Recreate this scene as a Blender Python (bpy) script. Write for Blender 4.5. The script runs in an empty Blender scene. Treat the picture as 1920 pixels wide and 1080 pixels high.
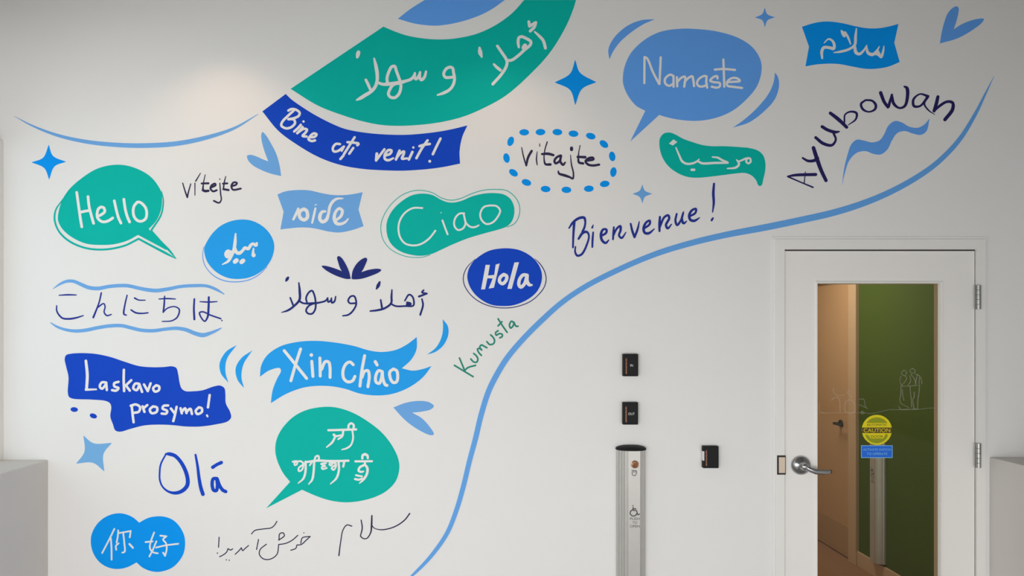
import bpy, bmesh, math
from mathutils import Vector, Matrix

# ------------------------------------------------------------------ frame
S = 0.00256            # metres per photo pixel on the painted wall
FLOORY = 1275.0        # wall height of the floor in that scale
D = 3.55               # camera distance from the wall
VPX, VPY = 900.0, 620.0
C = bpy.context.scene.collection
sc = bpy.context.scene


def WX(px): return (px - 960.0) * S
def WZ(py): return (FLOORY - py) * S


CAMX, CAMZ = WX(VPX), WZ(VPY)


def at(px, py, d):
    """point seen at photo position (px,py) lying d metres behind the wall face"""
    k = (D + d) / D
    return Vector((CAMX + (px - VPX) * S * k, d, CAMZ - (py - VPY) * S * k))


# ------------------------------------------------------------------ camera, light, exposure
cam = bpy.data.cameras.new('camera')
cam.sensor_width = 36.0
cam.lens = 36.0 * D / (1920 * S)
cam.shift_x = (960 - VPX) / 1920.0
cam.shift_y = (VPY - 540) / 1920.0
cam.clip_start = 0.05
co = bpy.data.objects.new('camera', cam)
co.location = (CAMX, -D, CAMZ)
co.rotation_euler = (math.pi / 2, 0, 0)
C.objects.link(co)
sc.camera = co

sc.view_settings.view_transform = 'Standard'
sc.view_settings.look = 'None'
sc.view_settings.gamma = 1.0
sc.view_settings.use_curve_mapping = False
sc.view_settings.exposure = 0.07

world = bpy.data.worlds.new('overcast_daylight')
world.use_nodes = True
bg = world.node_tree.nodes['Background']
bg.inputs[0].default_value = (0.78, 0.88, 1.0, 1)
bg.inputs[1].default_value = 1.5
sc.world = world


def area(name, loc, rot, sx, sy, power, col):
    l = bpy.data.lights.new(name, 'AREA')
    l.shape = 'RECTANGLE'; l.size = sx; l.size_y = sy
    l.energy = power; l.color = col
    o = bpy.data.objects.new(name, l)
    o.location = loc; o.rotation_euler = rot
    C.objects.link(o)
    return o


# daylight from the glazed front of the room, behind and left of the photographer
R = math.radians
area('daylight_front_glazing', (0.0, -4.3, 1.0), (R(75), 0, 0), 5.4, 1.4, 52, (1.0, 0.94, 0.88))
area('daylight_front_left_pane', (-1.5, -3.9, 1.1), (R(56), 0, R(-4)), 2.4, 1.4, 60, (0.97, 0.98, 1.0))
area('added_right_fill', (1.75, -3.3, 0.8), (R(54), 0, R(-10)), 1.6, 1.0, 15, (0.88, 0.95, 1.0))  # added low fill for the lower right wall, no pane stands here
# added fill light under the ceiling, lifts the upper left wall
area('added_ceiling_fill', (-2.0, -1.3, 3.22), (0, 0, 0), 0.6, 1.2, 5.6, (1.0, 0.97, 0.94))


def spot(name, loc, power, ang, blend, col, tilt):
    l = bpy.data.lights.new(name, 'SPOT')
    l.energy = power; l.spot_size = math.radians(ang); l.spot_blend = blend
    l.color = col; l.shadow_soft_size = 0.05
    o = bpy.data.objects.new(name, l)
    o.location = loc; o.rotation_euler = (math.radians(tilt), 0, 0)
    C.objects.link(o)


# recessed ceiling downlights close to the wall
spot('ceiling_downlight_lamp', (WX(425), -0.40, 3.235), 6.2, 112, 0.75, (1.0, 0.69, 0.46), 4)
spot('ceiling_downlight_lamp', (WX(935), -0.42, 3.235), 5.6, 112, 0.75, (1.0, 0.69, 0.48), 4)
# corridor ceiling lamp behind the door
area('corridor_lamp', (1.75, 1.6, 2.42), (0, 0, 0), 0.8, 0.8, 25, (1.0, 0.86, 0.70))

# ------------------------------------------------------------------ materials
MATS = {}


def mat(name, col, rough=0.6, metal=0.0, noise=0.0, nscale=40.0, bump=0.0, bscale=200.0, emit=None, estr=0.0, spec=0.4):
    if name in MATS: return MATS[name]
    m = bpy.data.materials.new(name); m.use_nodes = True
    nt = m.node_tree; b = nt.nodes['Principled BSDF']
    b.inputs['Base Color'].default_value = (*col, 1)
    b.inputs['Roughness'].default_value = rough
    b.inputs['Metallic'].default_value = metal
    b.inputs['Specular IOR Level'].default_value = spec
    if noise or bump:
        tc = nt.nodes.new('ShaderNodeTexCoord')
    if noise:
        n = nt.nodes.new('ShaderNodeTexNoise'); n.inputs['Scale'].default_value = nscale; n.inputs['Detail'].default_value = 5
        nt.links.new(tc.outputs['Object'], n.inputs['Vector'])
        mx = nt.nodes.new('ShaderNodeMix'); mx.data_type = 'RGBA'
        mx.inputs[6].default_value = (*[max(0, c * (1 - noise)) for c in col], 1)
        mx.inputs[7].default_value = (*[min(1, c * (1 + noise)) for c in col], 1)
        nt.links.new(n.outputs['Fac'], mx.inputs[0])
        nt.links.new(mx.outputs[2], b.inputs['Base Color'])
    if bump:
        n2 = nt.nodes.new('ShaderNodeTexNoise'); n2.inputs['Scale'].default_value = bscale; n2.inputs['Detail'].default_value = 3
        nt.links.new(tc.outputs['Object'], n2.inputs['Vector'])
        bp = nt.nodes.new('ShaderNodeBump'); bp.inputs['Strength'].default_value = bump; bp.inputs['Distance'].default_value = 0.002
        nt.links.new(n2.outputs['Fac'], bp.inputs['Height'])
        nt.links.new(bp.outputs['Normal'], b.inputs['Normal'])
    if emit:
        b.inputs['Emission Color'].default_value = (*emit, 1)
        b.inputs['Emission Strength'].default_value = estr
    MATS[name] = m
    return m


WALL = mat('wall_paint', (0.85, 0.845, 0.83), 0.75, noise=0.012, nscale=3, bump=0.12, bscale=260)
LEDGE = mat('ledge_paint', (0.68, 0.65, 0.615), 0.7, noise=0.03, nscale=6, bump=0.1)
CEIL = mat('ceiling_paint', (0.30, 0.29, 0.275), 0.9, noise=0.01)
FLOOR = mat('floor_grey', (0.30, 0.29, 0.28), 0.5, noise=0.1, nscale=12)
DOORW = mat('door_paint', (0.90, 0.88, 0.845), 0.42, noise=0.01, nscale=5)
FRAMEW = mat('frame_paint', (0.87, 0.855, 0.82), 0.45, noise=0.01, nscale=5)
DARK = mat('gap_shade_and_hardware', (0.03, 0.03, 0.03), 0.7, noise=0.1)  # near-black: painted shade in the door gap, also the dark hardware
GREENW = mat('green_wall_paint', (0.056, 0.095, 0.008), 0.75, noise=0.05, nscale=3)
TAN = mat('tan_door_wood', (0.50, 0.31, 0.175), 0.45, noise=0.05, nscale=4)
TANF = mat('tan_frame', (0.53, 0.37, 0.24), 0.5, noise=0.03)
CARPET = mat('brown_carpet', (0.27, 0.14, 0.075), 0.95, noise=0.5, nscale=160)
STEEL = mat('satin_steel', (0.42, 0.42, 0.43), 0.24, 1.0, noise=0.05, nscale=60)
HINGE = mat('hinge_steel', (0.42, 0.42, 0.40), 0.32, 1.0, noise=0.1, nscale=80)
ALU = mat('brushed_aluminium', (0.54, 0.53, 0.50), 0.42, 0.55, noise=0.04, nscale=30)
BRASS = mat('strike_brass', (0.62, 0.50, 0.40), 0.35, 0.5, noise=0.08)
BLACK = mat('black_plastic', (0.013, 0.013, 0.014), 0.6, noise=0.15, nscale=50, spec=0.2)
ORANGE = mat('orange_led_lens', (0.10, 0.02, 0.006), 0.3, noise=0.3, nscale=300, emit=(1.0, 0.22, 0.02), estr=0.10)
_nt = ORANGE.node_tree
_t = _nt.nodes.new('ShaderNodeTexCoord'); _n = _nt.nodes.new('ShaderNodeTexNoise'); _n.inputs['Scale'].default_value = 190
_r = _nt.nodes.new('ShaderNodeValToRGB')
_r.color_ramp.elements[0].position = 0.44; _r.color_ramp.elements[0].color = (0.05, 0.004, 0.0, 1)
_r.color_ramp.elements[1].position = 0.62; _r.color_ramp.elements[1].color = (1.0, 0.36, 0.03, 1)
_nt.links.new(_t.outputs['Object'], _n.inputs['Vector']); _nt.links.new(_n.outputs['Fac'], _r.inputs[0])
_b = _nt.nodes['Principled BSDF']
_nt.links.new(_r.outputs[0], _b.inputs['Emission Color']); _b.inputs['Emission Strength'].default_value = 0.22
COPPER = mat('copper_ring', (0.62, 0.36, 0.22), 0.3, 0.8, noise=0.05)
INKGREY = mat('print_grey', (0.06, 0.06, 0.07), 0.6, noise=0.1)
PRINTW = mat('print_white', (0.75, 0.75, 0.75), 0.6, noise=0.03)
YELLOW = mat('sticker_yellow', (0.78, 0.66, 0.0), 0.5, noise=0.03)
YGREEN = mat('sticker_olive', (0.30, 0.33, 0.0), 0.5, noise=0.03)
BROWNB = mat('sticker_band', (0.10, 0.055, 0.01), 0.5, noise=0.05)
STBLUE = mat('sticker_blue', (0.006, 0.14, 0.74), 0.5, noise=0.03)
STPALE = mat('sticker_pale_blue', (0.22, 0.55, 0.82), 0.5, noise=0.03)


def vinyl(name, col): return mat(name, col, 0.6, noise=0.03, nscale=8, spec=0.08)


GREEN = vinyl('vinyl_teal_green', (0.002, 0.495, 0.42))
ROYAL = vinyl('vinyl_royal_blue', (0.008, 0.068, 0.58))
BRIGHT = vinyl('vinyl_bright_blue', (0.002, 0.33, 0.96))
SKY = vinyl('vinyl_sky_blue', (0.022, 0.38, 0.92))
LIGHT = vinyl('vinyl_light_blue', (0.17, 0.425, 0.83))
MEDIUM = vinyl('vinyl_medium_blue', (0.135, 0.39, 0.92))
INK = vinyl('vinyl_ink', (0.035, 0.030, 0.085))
NAVY = vinyl('vinyl_navy', (0.020, 0.032, 0.20))
INDIGO = vinyl('vinyl_indigo', (0.022, 0.040, 0.30))
KGREEN = vinyl('vinyl_script_green', (0.030, 0.28, 0.20))
WHITE = vinyl('vinyl_white', (0.87, 0.86, 0.845))


def glass_mat(name, tint, refl):
    m = bpy.data.materials.new(name); m.use_nodes = True
    nt = m.node_tree; nt.nodes.remove(nt.nodes['Principled BSDF'])
    t = nt.nodes.new('ShaderNodeBsdfTransparent'); t.inputs[0].default_value = (*tint, 1)
    g = nt.nodes.new('ShaderNodeBsdfGlossy'); g.inputs['Roughness'].default_value = 0.02
    f = nt.nodes.new('ShaderNodeFresnel'); f.inputs[0].default_value = refl
    mx = nt.nodes.new('ShaderNodeMixShader')
    geo = nt.nodes.new('ShaderNodeNewGeometry'); inv = nt.nodes.new('ShaderNodeMath'); inv.operation = 'SUBTRACT'; inv.inputs[0].default_value = 1.0
    nt.links.new(geo.outputs['Backfacing'], inv.inputs[1])
    mul = nt.nodes.new('ShaderNodeMath'); mul.operation = 'MULTIPLY'
    nt.links.new(f.outputs[0], mul.inputs[0]); nt.links.new(inv.outputs[0], mul.inputs[1])
    nt.links.new(mul.outputs[0], mx.inputs[0]); nt.links.new(t.outputs[0], mx.inputs[1]); nt.links.new(g.outputs[0], mx.inputs[2])
    nt.links.new(mx.outputs[0], nt.nodes['Material Output'].inputs[0])
    return m


GLASS = glass_mat('door_glass', (0.86, 0.88, 0.85), 1.36)


def frosted(name, col, alpha):
    m = bpy.data.materials.new(name); m.use_nodes = True
    nt = m.node_tree; nt.nodes.remove(nt.nodes['Principled BSDF'])
    t = nt.nodes.new('ShaderNodeBsdfTransparent'); d = nt.nodes.new('ShaderNodeBsdfDiffuse'); d.inputs[0].default_value = (*col, 1)
    mx = nt.nodes.new('ShaderNodeMixShader'); mx.inputs[0].default_value = alpha
    nt.links.new(t.outputs[0], mx.inputs[1]); nt.links.new(d.outputs[0], mx.inputs[2])
    nt.links.new(mx.outputs[0], nt.nodes['Material Output'].inputs[0])
    return m


FROST = frosted('frosted_film', (0.75, 0.75, 0.68), 0.17)

# ------------------------------------------------------------------ object helpers


def tag(o, label=None, cat=None, group=None, kind=None):
    if label: o['label'] = label
    if cat: o['category'] = cat
    if group: o['group'] = group
    if kind: o['kind'] = kind
    return o


def empty(name, loc):
    o = bpy.data.objects.new(name, None); o.empty_display_size = 0.05
    o.location = loc; C.objects.link(o)
    return o


def root_loc(p):
    v = Vector((0, 0, 0))
    while p is not None:
        v += Vector(p.location); p = p.parent
    return v


def link(name, bm, m, parent=None, origin=None, smooth=False):
    """bmesh in world coordinates -> one mesh object"""
    if parent is not None:
        base = root_loc(parent)
        off = Vector((0, 0, 0))
    else:
        base = Vector(origin) if origin is not None else Vector((0, 0, 0)); off = base
    bmesh.ops.translate(bm, verts=bm.verts, vec=-base)
    bmesh.ops.recalc_face_normals(bm, faces=bm.faces)
    me = bpy.data.meshes.new(name); bm.to_mesh(me); bm.free()
    me.materials.append(m)
    if smooth:
        for p in me.polygons: p.use_smooth = True
    o = bpy.data.objects.new(name, me); o.location = off
    C.objects.link(o)
    if parent is not None: o.parent = parent
    return o


def box(bm, x0, x1, y0, y1, z0, z1, bevel=0.0):
    r = bmesh.ops.create_cube(bm, size=1.0)
    vs = r['verts']
    bmesh.ops.scale(bm, verts=vs, vec=(abs(x1 - x0), abs(y1 - y0), abs(z1 - z0)))
    bmesh.ops.translate(bm, verts=vs, vec=((x0 + x1) / 2, (y0 + y1) / 2, (z0 + z1) / 2))
    if bevel:
        es = list({e for v in vs for e in v.link_edges})
        bmesh.ops.bevel(bm, geom=es, offset=bevel, segments=2, affect='EDGES', profile=0.5)


def bbox(*a, **k):
    bm = bmesh.new(); box(bm, *a, **k); return bm


def prism(bm, pts, a, b, axis='z'):
    """extrude a 2-D outline; axis 'z': pts (x,y) from z=a to z=b; 'y': pts (x,z) from y=a to y=b"""
    def mk(p, t): return (p[0], p[1], t) if axis == 'z' else (p[0], t, p[1])
    v0 = [bm.verts.new(mk(p, a)) for p in pts]; v1 = [bm.verts.new(mk(p, b)) for p in pts]
    n = len(pts)
    bm.faces.new(v0); bm.faces.new(list(reversed(v1)))
    for i in range(n):
        j = (i + 1) % n
        bm.faces.new((v0[i], v0[j], v1[j], v1[i]))


def loft(bm, rings, cap0=True, cap1=True):
    vv = [[bm.verts.new(p) for p in r] for r in rings]
    n = len(rings[0])
    for a, b in zip(vv, vv[1:]):
        for i in range(n):
            j = (i + 1) % n
            bm.faces.new((a[i], a[j], b[j], b[i]))
    if cap0: bm.faces.new(list(reversed(vv[0])))
    if cap1: bm.faces.new(vv[-1])


def lathe_y(bm, cx, cz, prof, n=40):
    """turn a profile [(radius, y)] about the axis through (cx,cz) along y"""
    rings = [[(cx + r * math.cos(2 * math.pi * i / n), y, cz + r * math.sin(2 * math.pi * i / n)) for i in range(n)] for r, y in prof]
    loft(bm, rings)


# ------------------------------------------------------------------ curves for the painted mural
def parse(s):
    out = []
    for t in s.split():
        c = t.endswith('!')
        f = [float(q) for q in t.rstrip('!').split(',')]
        out.append((f[0], f[1], f[2] if len(f) > 2 else None, c))
    return out


def cr(p0, p1, p2, p3, t):
    """centripetal Catmull-Rom, p = tuples"""
    def tj(ti, a, b): return ti + max(1e-6, math.hypot(b[0] - a[0], b[1] - a[1])) ** 0.5
    t0 = 0.0; t1 = tj(t0, p0, p1); t2 = tj(t1, p1, p2); t3 = tj(t2, p2, p3)
    u = t1 + (t2 - t1) * t
    def L(a, b, ta, tb): return [x + (y - x) * (u - ta) / (tb - ta) for x, y in zip(a, b)]
    A1 = L(p0, p1, t0, t1); A2 = L(p1, p2, t1, t2); A3 = L(p2, p3, t2, t3)
    B1 = L(A1, A2, t0, t2); B2 = L(A2, A3, t1, t3)
    return L(B1, B2, t1, t2)


def smooth_open(pts, step=2.2):
    """pts: list of (x,y,w) -> dense list"""
    if len(pts) < 3:
        return pts
    P = [tuple(2 * a - b for a, b in zip(pts[0], pts[1]))] + list(pts) + [tuple(2 * a - b for a, b in zip(pts[-1], pts[-2]))]
    out = []
    for i in range(1, len(P) - 2):
        d = math.hypot(P[i + 1][0] - P[i][0], P[i + 1][1] - P[i][1])
        n = max(6, min(12, int(d / step)))
        for k in range(n): out.append(tuple(cr(P[i - 1], P[i], P[i + 1], P[i + 2], k / n)))
    out.append(tuple(pts[-1]))
    return out


def smooth_closed(pts, corners):
    n = len(pts)
    if any(corners):
        k0 = corners.index(True)
        pts = pts[k0:] + pts[:k0]; corners = corners[k0:] + corners[:k0]
        idx = [i for i in range(n) if corners[i]] + [n]
        out = []
        for a, b in zip(idx, idx[1:]):
            seg = [pts[i % n] for i in range(a, b + 1)]
            out += smooth_open(seg)[:-1]
        return out
    out = []
    for i in range(n):
        p = [pts[(i + j - 1) % n] for j in range(4)]
        d = math.hypot(p[2][0] - p[1][0], p[2][1] - p[1][1])
        m = max(6, min(12, int(d / 2.2)))
        for k in range(m): out.append(tuple(cr(*p, k / m)))
    return out


class View:
    def __init__(s, x0, y0, k): s.x0, s.y0, s.k = x0, y0, k
    def __call__(s, x, y): return (s.x0 + x / s.k, s.y0 + y / s.k)


class Plane:
    """a drawing surface: photo px -> world, at depth d behind the wall face"""
    def __init__(s, d=0.0): s.d = d
    def __call__(s, px, py, lift):
        p = at(px, py, s.d); p.y = s.d - lift
        return p


WALLP = Plane(0.0)


class Art:
    """collects filled outlines and brush strokes into one thin mesh"""
    def __init__(s, plane, base, th):
        s.bm = bmesh.new(); s.pl = plane; s.base = base + 0.0002; s.th = th; s.n = 0

    def _solid(s, pts):
        lift = s.base + s.th + s.n * 0.00003; s.n += 1
        top = [s.bm.verts.new(s.pl(x, y, lift)) for x, y in pts]
        bot = [s.bm.verts.new(s.pl(x, y, s.base)) for x, y in pts]
        s.bm.faces.new(top)
        n = len(pts)
        for i in range(n):
            j = (i + 1) % n
            s.bm.faces.new((top[i], top[j], bot[j], bot[i]))

    def poly(s, v, txt):
        P = parse(txt)
        pts = [v(p[0], p[1]) for p in P]
        s._solid([q[:2] for q in smooth_closed(pts, [p[3] for p in P])])

    def disk(s, x, y, rx, ry=None, rot=0.0):
        ry = rx if ry is None else ry
        n = 12 if rx < 3 else 28
        c, d = math.cos(rot), math.sin(rot)
        s._solid([(x + rx * math.cos(a) * c - ry * math.sin(a) * d, y + rx * math.cos(a) * d + ry * math.sin(a) * c) for a in [2 * math.pi * i / n for i in range(n)]])

    def ribbon(s, P, cap0=True, cap1=True):
        P = [P[0]] + [b for a, b in zip(P, P[1:]) if math.hypot(b[0] - a[0], b[1] - a[1]) > 0.02]
        if len(P) < 2:
            s.disk(P[0][0], P[0][1], P[0][2] / 2); return
        lift = s.base + s.th + s.n * 0.00003; s.n += 1
        L, R = [], []
        for i, p in enumerate(P):
            a = P[max(0, i - 1)]; b = P[min(len(P) - 1, i + 1)]
            dx, dy = b[0] - a[0], b[1] - a[1]; l = math.hypot(dx, dy) or 1
            nx, ny = -dy / l * p[2] / 2, dx / l * p[2] / 2
            L.append((p[0] + nx, p[1] + ny)); R.append((p[0] - nx, p[1] - ny))
        def capf(p, q):
            dx, dy = p[0] - q[0], p[1] - q[1]; a0 = math.atan2(dy, dx); r = p[2] / 2
            return [(p[0] + r * math.cos(a0 + t), p[1] + r * math.sin(a0 + t)) for t in (-1.05, -0.52, 0, 0.52, 1.05)]
        g = 4e-6                             # the paint film builds up a little where a stroke crosses itself
        lv = [s.bm.verts.new(s.pl(x, y, lift + g * i)) for i, (x, y) in enumerate(L)]; rv = [s.bm.verts.new(s.pl(x, y, lift + g * i)) for i, (x, y) in enumerate(R)]
        for i in range(len(P) - 1):
            s.bm.faces.new((lv[i], lv[i + 1], rv[i + 1], rv[i]))
        s.n += len(P) // 5
        loop = list(lv)
        if cap1 and P[-1][2] > 0.8:
            e = [s.bm.verts.new(s.pl(x, y, lift + g * len(P))) for x, y in reversed(capf(P[-1], P[-2]))]
            s.bm.faces.new([lv[-1]] + e + [rv[-1]]); loop += e
        loop += list(reversed(rv))
        if cap0 and P[0][2] > 0.8:
            e = [s.bm.verts.new(s.pl(x, y, lift - g)) for x, y in reversed(capf(P[0], P[1]))]
            s.bm.faces.new([rv[0]] + e + [lv[0]]); loop += e
        bot = [s.bm.verts.new((v.co.x, s.pl.d - s.base, v.co.z)) for v in loop]
        n = len(loop)
        for i in range(n):
            j = (i + 1) % n
            s.bm.faces.new((loop[i], loop[j], bot[j], bot[i]))

    def stroke(s, v, txt, w):
        P = parse(txt)
        pts = [(*v(p[0], p[1]), p[2] if p[2] else w) for p in P]
        if len(pts) == 1:
            s.disk(pts[0][0], pts[0][1], pts[0][2] / 2); return
        cur = []
        segs = []
        for p, q in zip(pts, P):
            cur.append(p)
            if q[3] and len(cur) > 1:
                segs.append(cur); cur = [p]
        if len(cur) > 1: segs.append(cur)
        for g in segs: s.ribbon(smooth_open(g))

    def glyph(s, v, txt, w):
        for st in txt.split(';'):
            st = st.strip()
            if not st: continue
            if st[0] == '@': s.poly(v, st[1:])
            else: s.stroke(v, st, w)

    def centre(s):
        n = len(s.bm.verts)
        c = Vector((0, 0, 0))
        for q in s.bm.verts: c += q.co
        return c / n


T1, T2 = 0.0008, 0.0006


def shape(name, label, cat, m, v, txt, group=None, stroke=None):
    """a decal of one piece"""
    a = Art(WALLP, 0, T1)
    if stroke is None: a.poly(v, txt)
    else: a.glyph(v, txt, stroke)
    c = a.centre(); c.y = 0
    return tag(link(name, a.bm, m, origin=c), label, cat, group)


def decal(name, label, cat, parts, group=None):
    """parts: list of (part name, material, view, 'poly'|'stroke'|'letters', text, width, layer)"""
    arts = []
    for pn, m, v, kind, txt, w, layer in parts:
        base = 0 if layer == 0 else T1
        if kind == 'poly':
            a = Art(WALLP, base, T1); a.poly(v, txt); arts.append((pn, m, a))
        elif kind == 'stroke':
            a = Art(WALLP, base, T1); a.glyph(v, txt, w); arts.append((pn, m, a))
        else:
            for g in txt.split('|'):
                a = Art(WALLP, base, T2); a.glyph(v, g, w); arts.append((pn, m, a))
    c = Vector((0, 0, 0))
    for _, _, a in arts: c += a.centre()
    c /= len(arts); c.y = 0
    r = tag(empty(name, c), label, cat, group)
    for pn, m, a in arts: link(pn, a.bm, m, r)
    return r


# ------------------------------------------------------------------ the room
DX0, DX1, DY0 = 1452, 1845, 449          # door frame outer edges on the wall
TW = 0.16                                # wall thickness
XL, XR = WX(90), WX(1855)
ZTOP = WZ(-3)


def struct(name, bm, m, label):
    return tag(link(name, bm, m), label, name.split('_')[0], None, 'structure')


bm = bmesh.new()
box(bm, -3.4, WX(DX0) + 0.01, 0, TW, 0, ZTOP)
box(bm, WX(DX0) + 0.01, WX(DX1) - 0.01, 0, TW, WZ(DY0) - 0.01, ZTOP)
box(bm, WX(DX1) - 0.01, 3.3, 0, TW, 0, ZTOP)
struct('wall_back', bm, WALL, 'white painted wall carrying the mural of greetings')
struct('floor', bbox(-3.4, 3.3, -5.2, 0, -0.1, 0), FLOOR, 'grey floor in front of the mural wall')
struct('ceiling', bbox(-3.4, 3.3, -5.2, TW, ZTOP, ZTOP + 0.1), CEIL, 'plain ceiling above the mural wall')
struct('wall_left', bbox(-2.75, XL, -5.0, 0, 0, WZ(862), bevel=0.004), LEDGE, 'grey half wall with flat ledge on the left')
bm = bmesh.new()
box(bm, XR, 2.75, -5.0, 0, 0, WZ(857), bevel=0.004)
struct('wall_right', bm, LEDGE, 'grey half wall with flat ledge on the right beside the door')
struct('wall_right_upper', bbox(2.75, 2.87, -5.0, 0, 0, ZTOP), mat("pale_grey_wall_paint", (0.42, 0.42, 0.42), 0.8, noise=0.02), "grey wall above the right half wall")
struct('wall_front', bbox(-2.75, 2.87, -5.15, -5.0, 0, ZTOP), mat("grey_wall_paint", (0.20, 0.20, 0.20), 0.8, noise=0.02), "grey wall behind the photographer")
struct('wall_left_upper', bbox(-2.75, -2.47, -5.0, 0, WZ(265), ZTOP), WALL, 'white wall above the left window')
# left window: frame standing on the ledge
wx0, wx1 = WX(-20), WX(6.5)
bm = bmesh.new()
for y in (0, -1.25, -2.5, -3.75):
    box(bm, wx0, wx1, y - 0.07 if y else -0.06, y, WZ(862), WZ(265), bevel=0.002)
box(bm, wx0, wx1 - 0.002, -3.82, 0, WZ(265), WZ(265) - 0.05)
w = struct('window_1', bm, FRAMEW, 'white window frame standing on the left ledge')
link('window_pane', bbox(wx0 + 0.02, wx0 + 0.026, -3.8, -0.03, WZ(862) + 0.001, WZ(265) - 0.05), GLASS, w)

# ------------------------------------------------------------------ corridor behind the door
GX = CAMX + 2.70                          # plane of the green side wall
IY1 = 3.4
struct('floor_corridor', bbox(0.7, GX + 0.1, TW, IY1 + 0.1, -0.1, 0), CARPET, 'brown carpet in the corridor behind the door glass')
struct('ceiling_corridor', bbox(0.7, GX + 0.1, TW, IY1 + 0.1, 2.46, 2.56), CEIL, 'corridor ceiling behind the door')
struct('wall_corridor_left', bbox(0.6, 0.7, TW, IY1, 0, 2.46), WALL, 'corridor wall on the left, behind the mural wall')
struct('wall_corridor_end', bbox(0.7, GX, IY1, IY1 + 0.1, 0, 2.46), TANF, 'corridor end wall')
dj0, dj1 = 1.72, 1.83                     # jamb of the tan corridor door
dhead = 2.045
bm = bmesh.new()
box(bm, GX, GX + 0.1, TW, dj0 + 0.02, 0, 2.46)
struct('wall_corridor_right', bm, GREENW, 'green painted corridor wall seen through the door glass')
struct('baseboard_corridor', bbox(GX - 0.014, GX, TW, dj0, 0, 0.105, bevel=0.002), TANF, 'pale baseboard along the green corridor wall')
bm = bmesh.new()
box(bm, GX, GX + 0.1, dj0 + 0.02, IY1, dhead + 0.05, 2.46)
box(bm, GX, GX + 0.1, 2.90, IY1, 0, dhead + 0.05)
struct('wall_corridor_over_door', bm, WALL, 'wall above the tan corridor door')
# tan door with its frame
d2 = tag(empty('door_2', (GX, 2.4, 0)), 'tan wooden corridor door beyond the green wall', 'door', None, 'structure')
bm = bmesh.new()
box(bm, GX - 0.024, GX + 0.03, dj0, dj1, 0, dhead + 0.05, bevel=0.003)
box(bm, GX - 0.024, GX + 0.03, 2.82, 2.92, 0, dhead + 0.05, bevel=0.003)
box(bm, GX - 0.024, GX + 0.03, dj1, 2.82, dhead, dhead + 0.05)
link('door_frame', bm, TANF, d2)
link('door_leaf', bbox(GX, GX + 0.045, dj1 + 0.003, 2.815, 0.012, dhead - 0.004), TAN, d2)
link('kick_plate', bbox(GX - 0.003, GX, dj1 + 0.04, 2.78, 0.03, 0.24), mat('tan_kick_plate', (0.42, 0.27, 0.155), 0.45, noise=0.05), d2)
bm = bmesh.new()
zl = 0.985
rings = [[(GX - r0, 1.975 + 0.026 * math.cos(a), zl + 0.026 * math.sin(a)) for a in [2 * math.pi * i / 20 for i in range(20)]] for r0 in (0, 0.012)]
loft(bm, rings)
box(bm, GX - 0.055, GX - 0.01, 1.967, 1.983, zl - 0.008, zl + 0.008)
box(bm, GX - 0.062, GX - 0.046, 1.85, 1.983, zl - 0.009, zl + 0.009, bevel=0.003)
link('door_lever', bm, DARK, d2)

# ------------------------------------------------------------------ the white door with its glass
door = tag(empty('door_1', (WX(1648), 0, 0)), 'white door with tall glass panel and lever handle', 'door', None, 'structure')
FX0, FX1, FZ = WX(1469.5), WX(1829), WZ(468)
bm = bmesh.new()
pts = [(WX(DX0), 0), (WX(DX0), WZ(DY0)), (WX(DX1), WZ(DY0)), (WX(DX1), 0), (FX1, 0), (FX1, FZ), (FX0, FZ), (FX0, 0)]
prism(bm, pts, -0.012, TW, 'y')
# stop behind the leaf
pts = [(FX0 - .001, 0), (FX0 - .001, FZ + .001), (FX1 + .001, FZ + .001), (FX1 + .001, 0), (FX1 - 0.016, 0), (FX1 - 0.016, FZ - 0.016), (FX0 + 0.016, FZ - 0.016), (FX0 + 0.016, 0)]
prism(bm, pts, 0.048, TW, 'y')
link('door_frame', bm, FRAMEW, door)
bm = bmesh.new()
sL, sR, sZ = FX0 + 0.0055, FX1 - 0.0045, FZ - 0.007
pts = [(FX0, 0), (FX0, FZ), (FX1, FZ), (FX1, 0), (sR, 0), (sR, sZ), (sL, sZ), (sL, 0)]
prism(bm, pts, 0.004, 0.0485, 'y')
link('door_gap_shade', bm, DARK, door)  # dark filler strip standing in for the shadow in the gap round the leaf
# thin edge trim round the frame
bm = bmesh.new()
e = 0.013
pts = [(WX(DX0) - e, 0), (WX(DX0) - e, WZ(DY0) + e), (WX(DX1) + e, WZ(DY0) + e), (WX(DX1) + e, 0), (WX(DX1), 0), (WX(DX1), WZ(DY0)), (WX(DX0), WZ(DY0)), (WX(DX0), 0)]
prism(bm, pts, -0.005, 0.0, 'y')
link('frame_edging', bm, WALL, door)
# leaf: ring round the glazed opening
LX0, LX1, LZ1, LZ0 = FX0 + 0.0055, FX1 - 0.0045, FZ - 0.007, 0.012
GX0, GX1, GZ1, GZ0 = WX(1529), WX(1767), WZ(528), 0.28
bm = bmesh.new()
yf = 0.0
box(bm, LX0, GX0, yf, 0.045, LZ0, LZ1)
box(bm, GX1, LX1, yf, 0.045, LZ0, LZ1)
box(bm, GX0, GX1, yf, 0.045, GZ1, LZ1)
box(bm, GX0, GX1, yf, 0.045, LZ0, GZ0)
link('door_leaf', bm, DOORW, door)
bm = bmesh.new()
b_ = 0.011
pts_o = [(GX0 - b_, GZ0 - b_), (GX0 - b_, GZ1 + b_), (GX1 + b_, GZ1 + b_), (GX1 + b_, GZ0 - b_)]
def rect(o): return [(GX0 + o, GZ0 + o), (GX0 + o, GZ1 - o), (GX1 - o, GZ1 - o), (GX1 - o, GZ0 + o)]
rings = []
for o, y in ((-0.003, 0.0), (0.001, -0.006), (0.007, -0.006), (0.009, 0.0), (0.009, 0.0215)):
    rings.append([(x, y, z) for x, z in rect(o)])
rings.append([(x, 0.0215, z) for x, z in rect(-0.002)])
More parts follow.
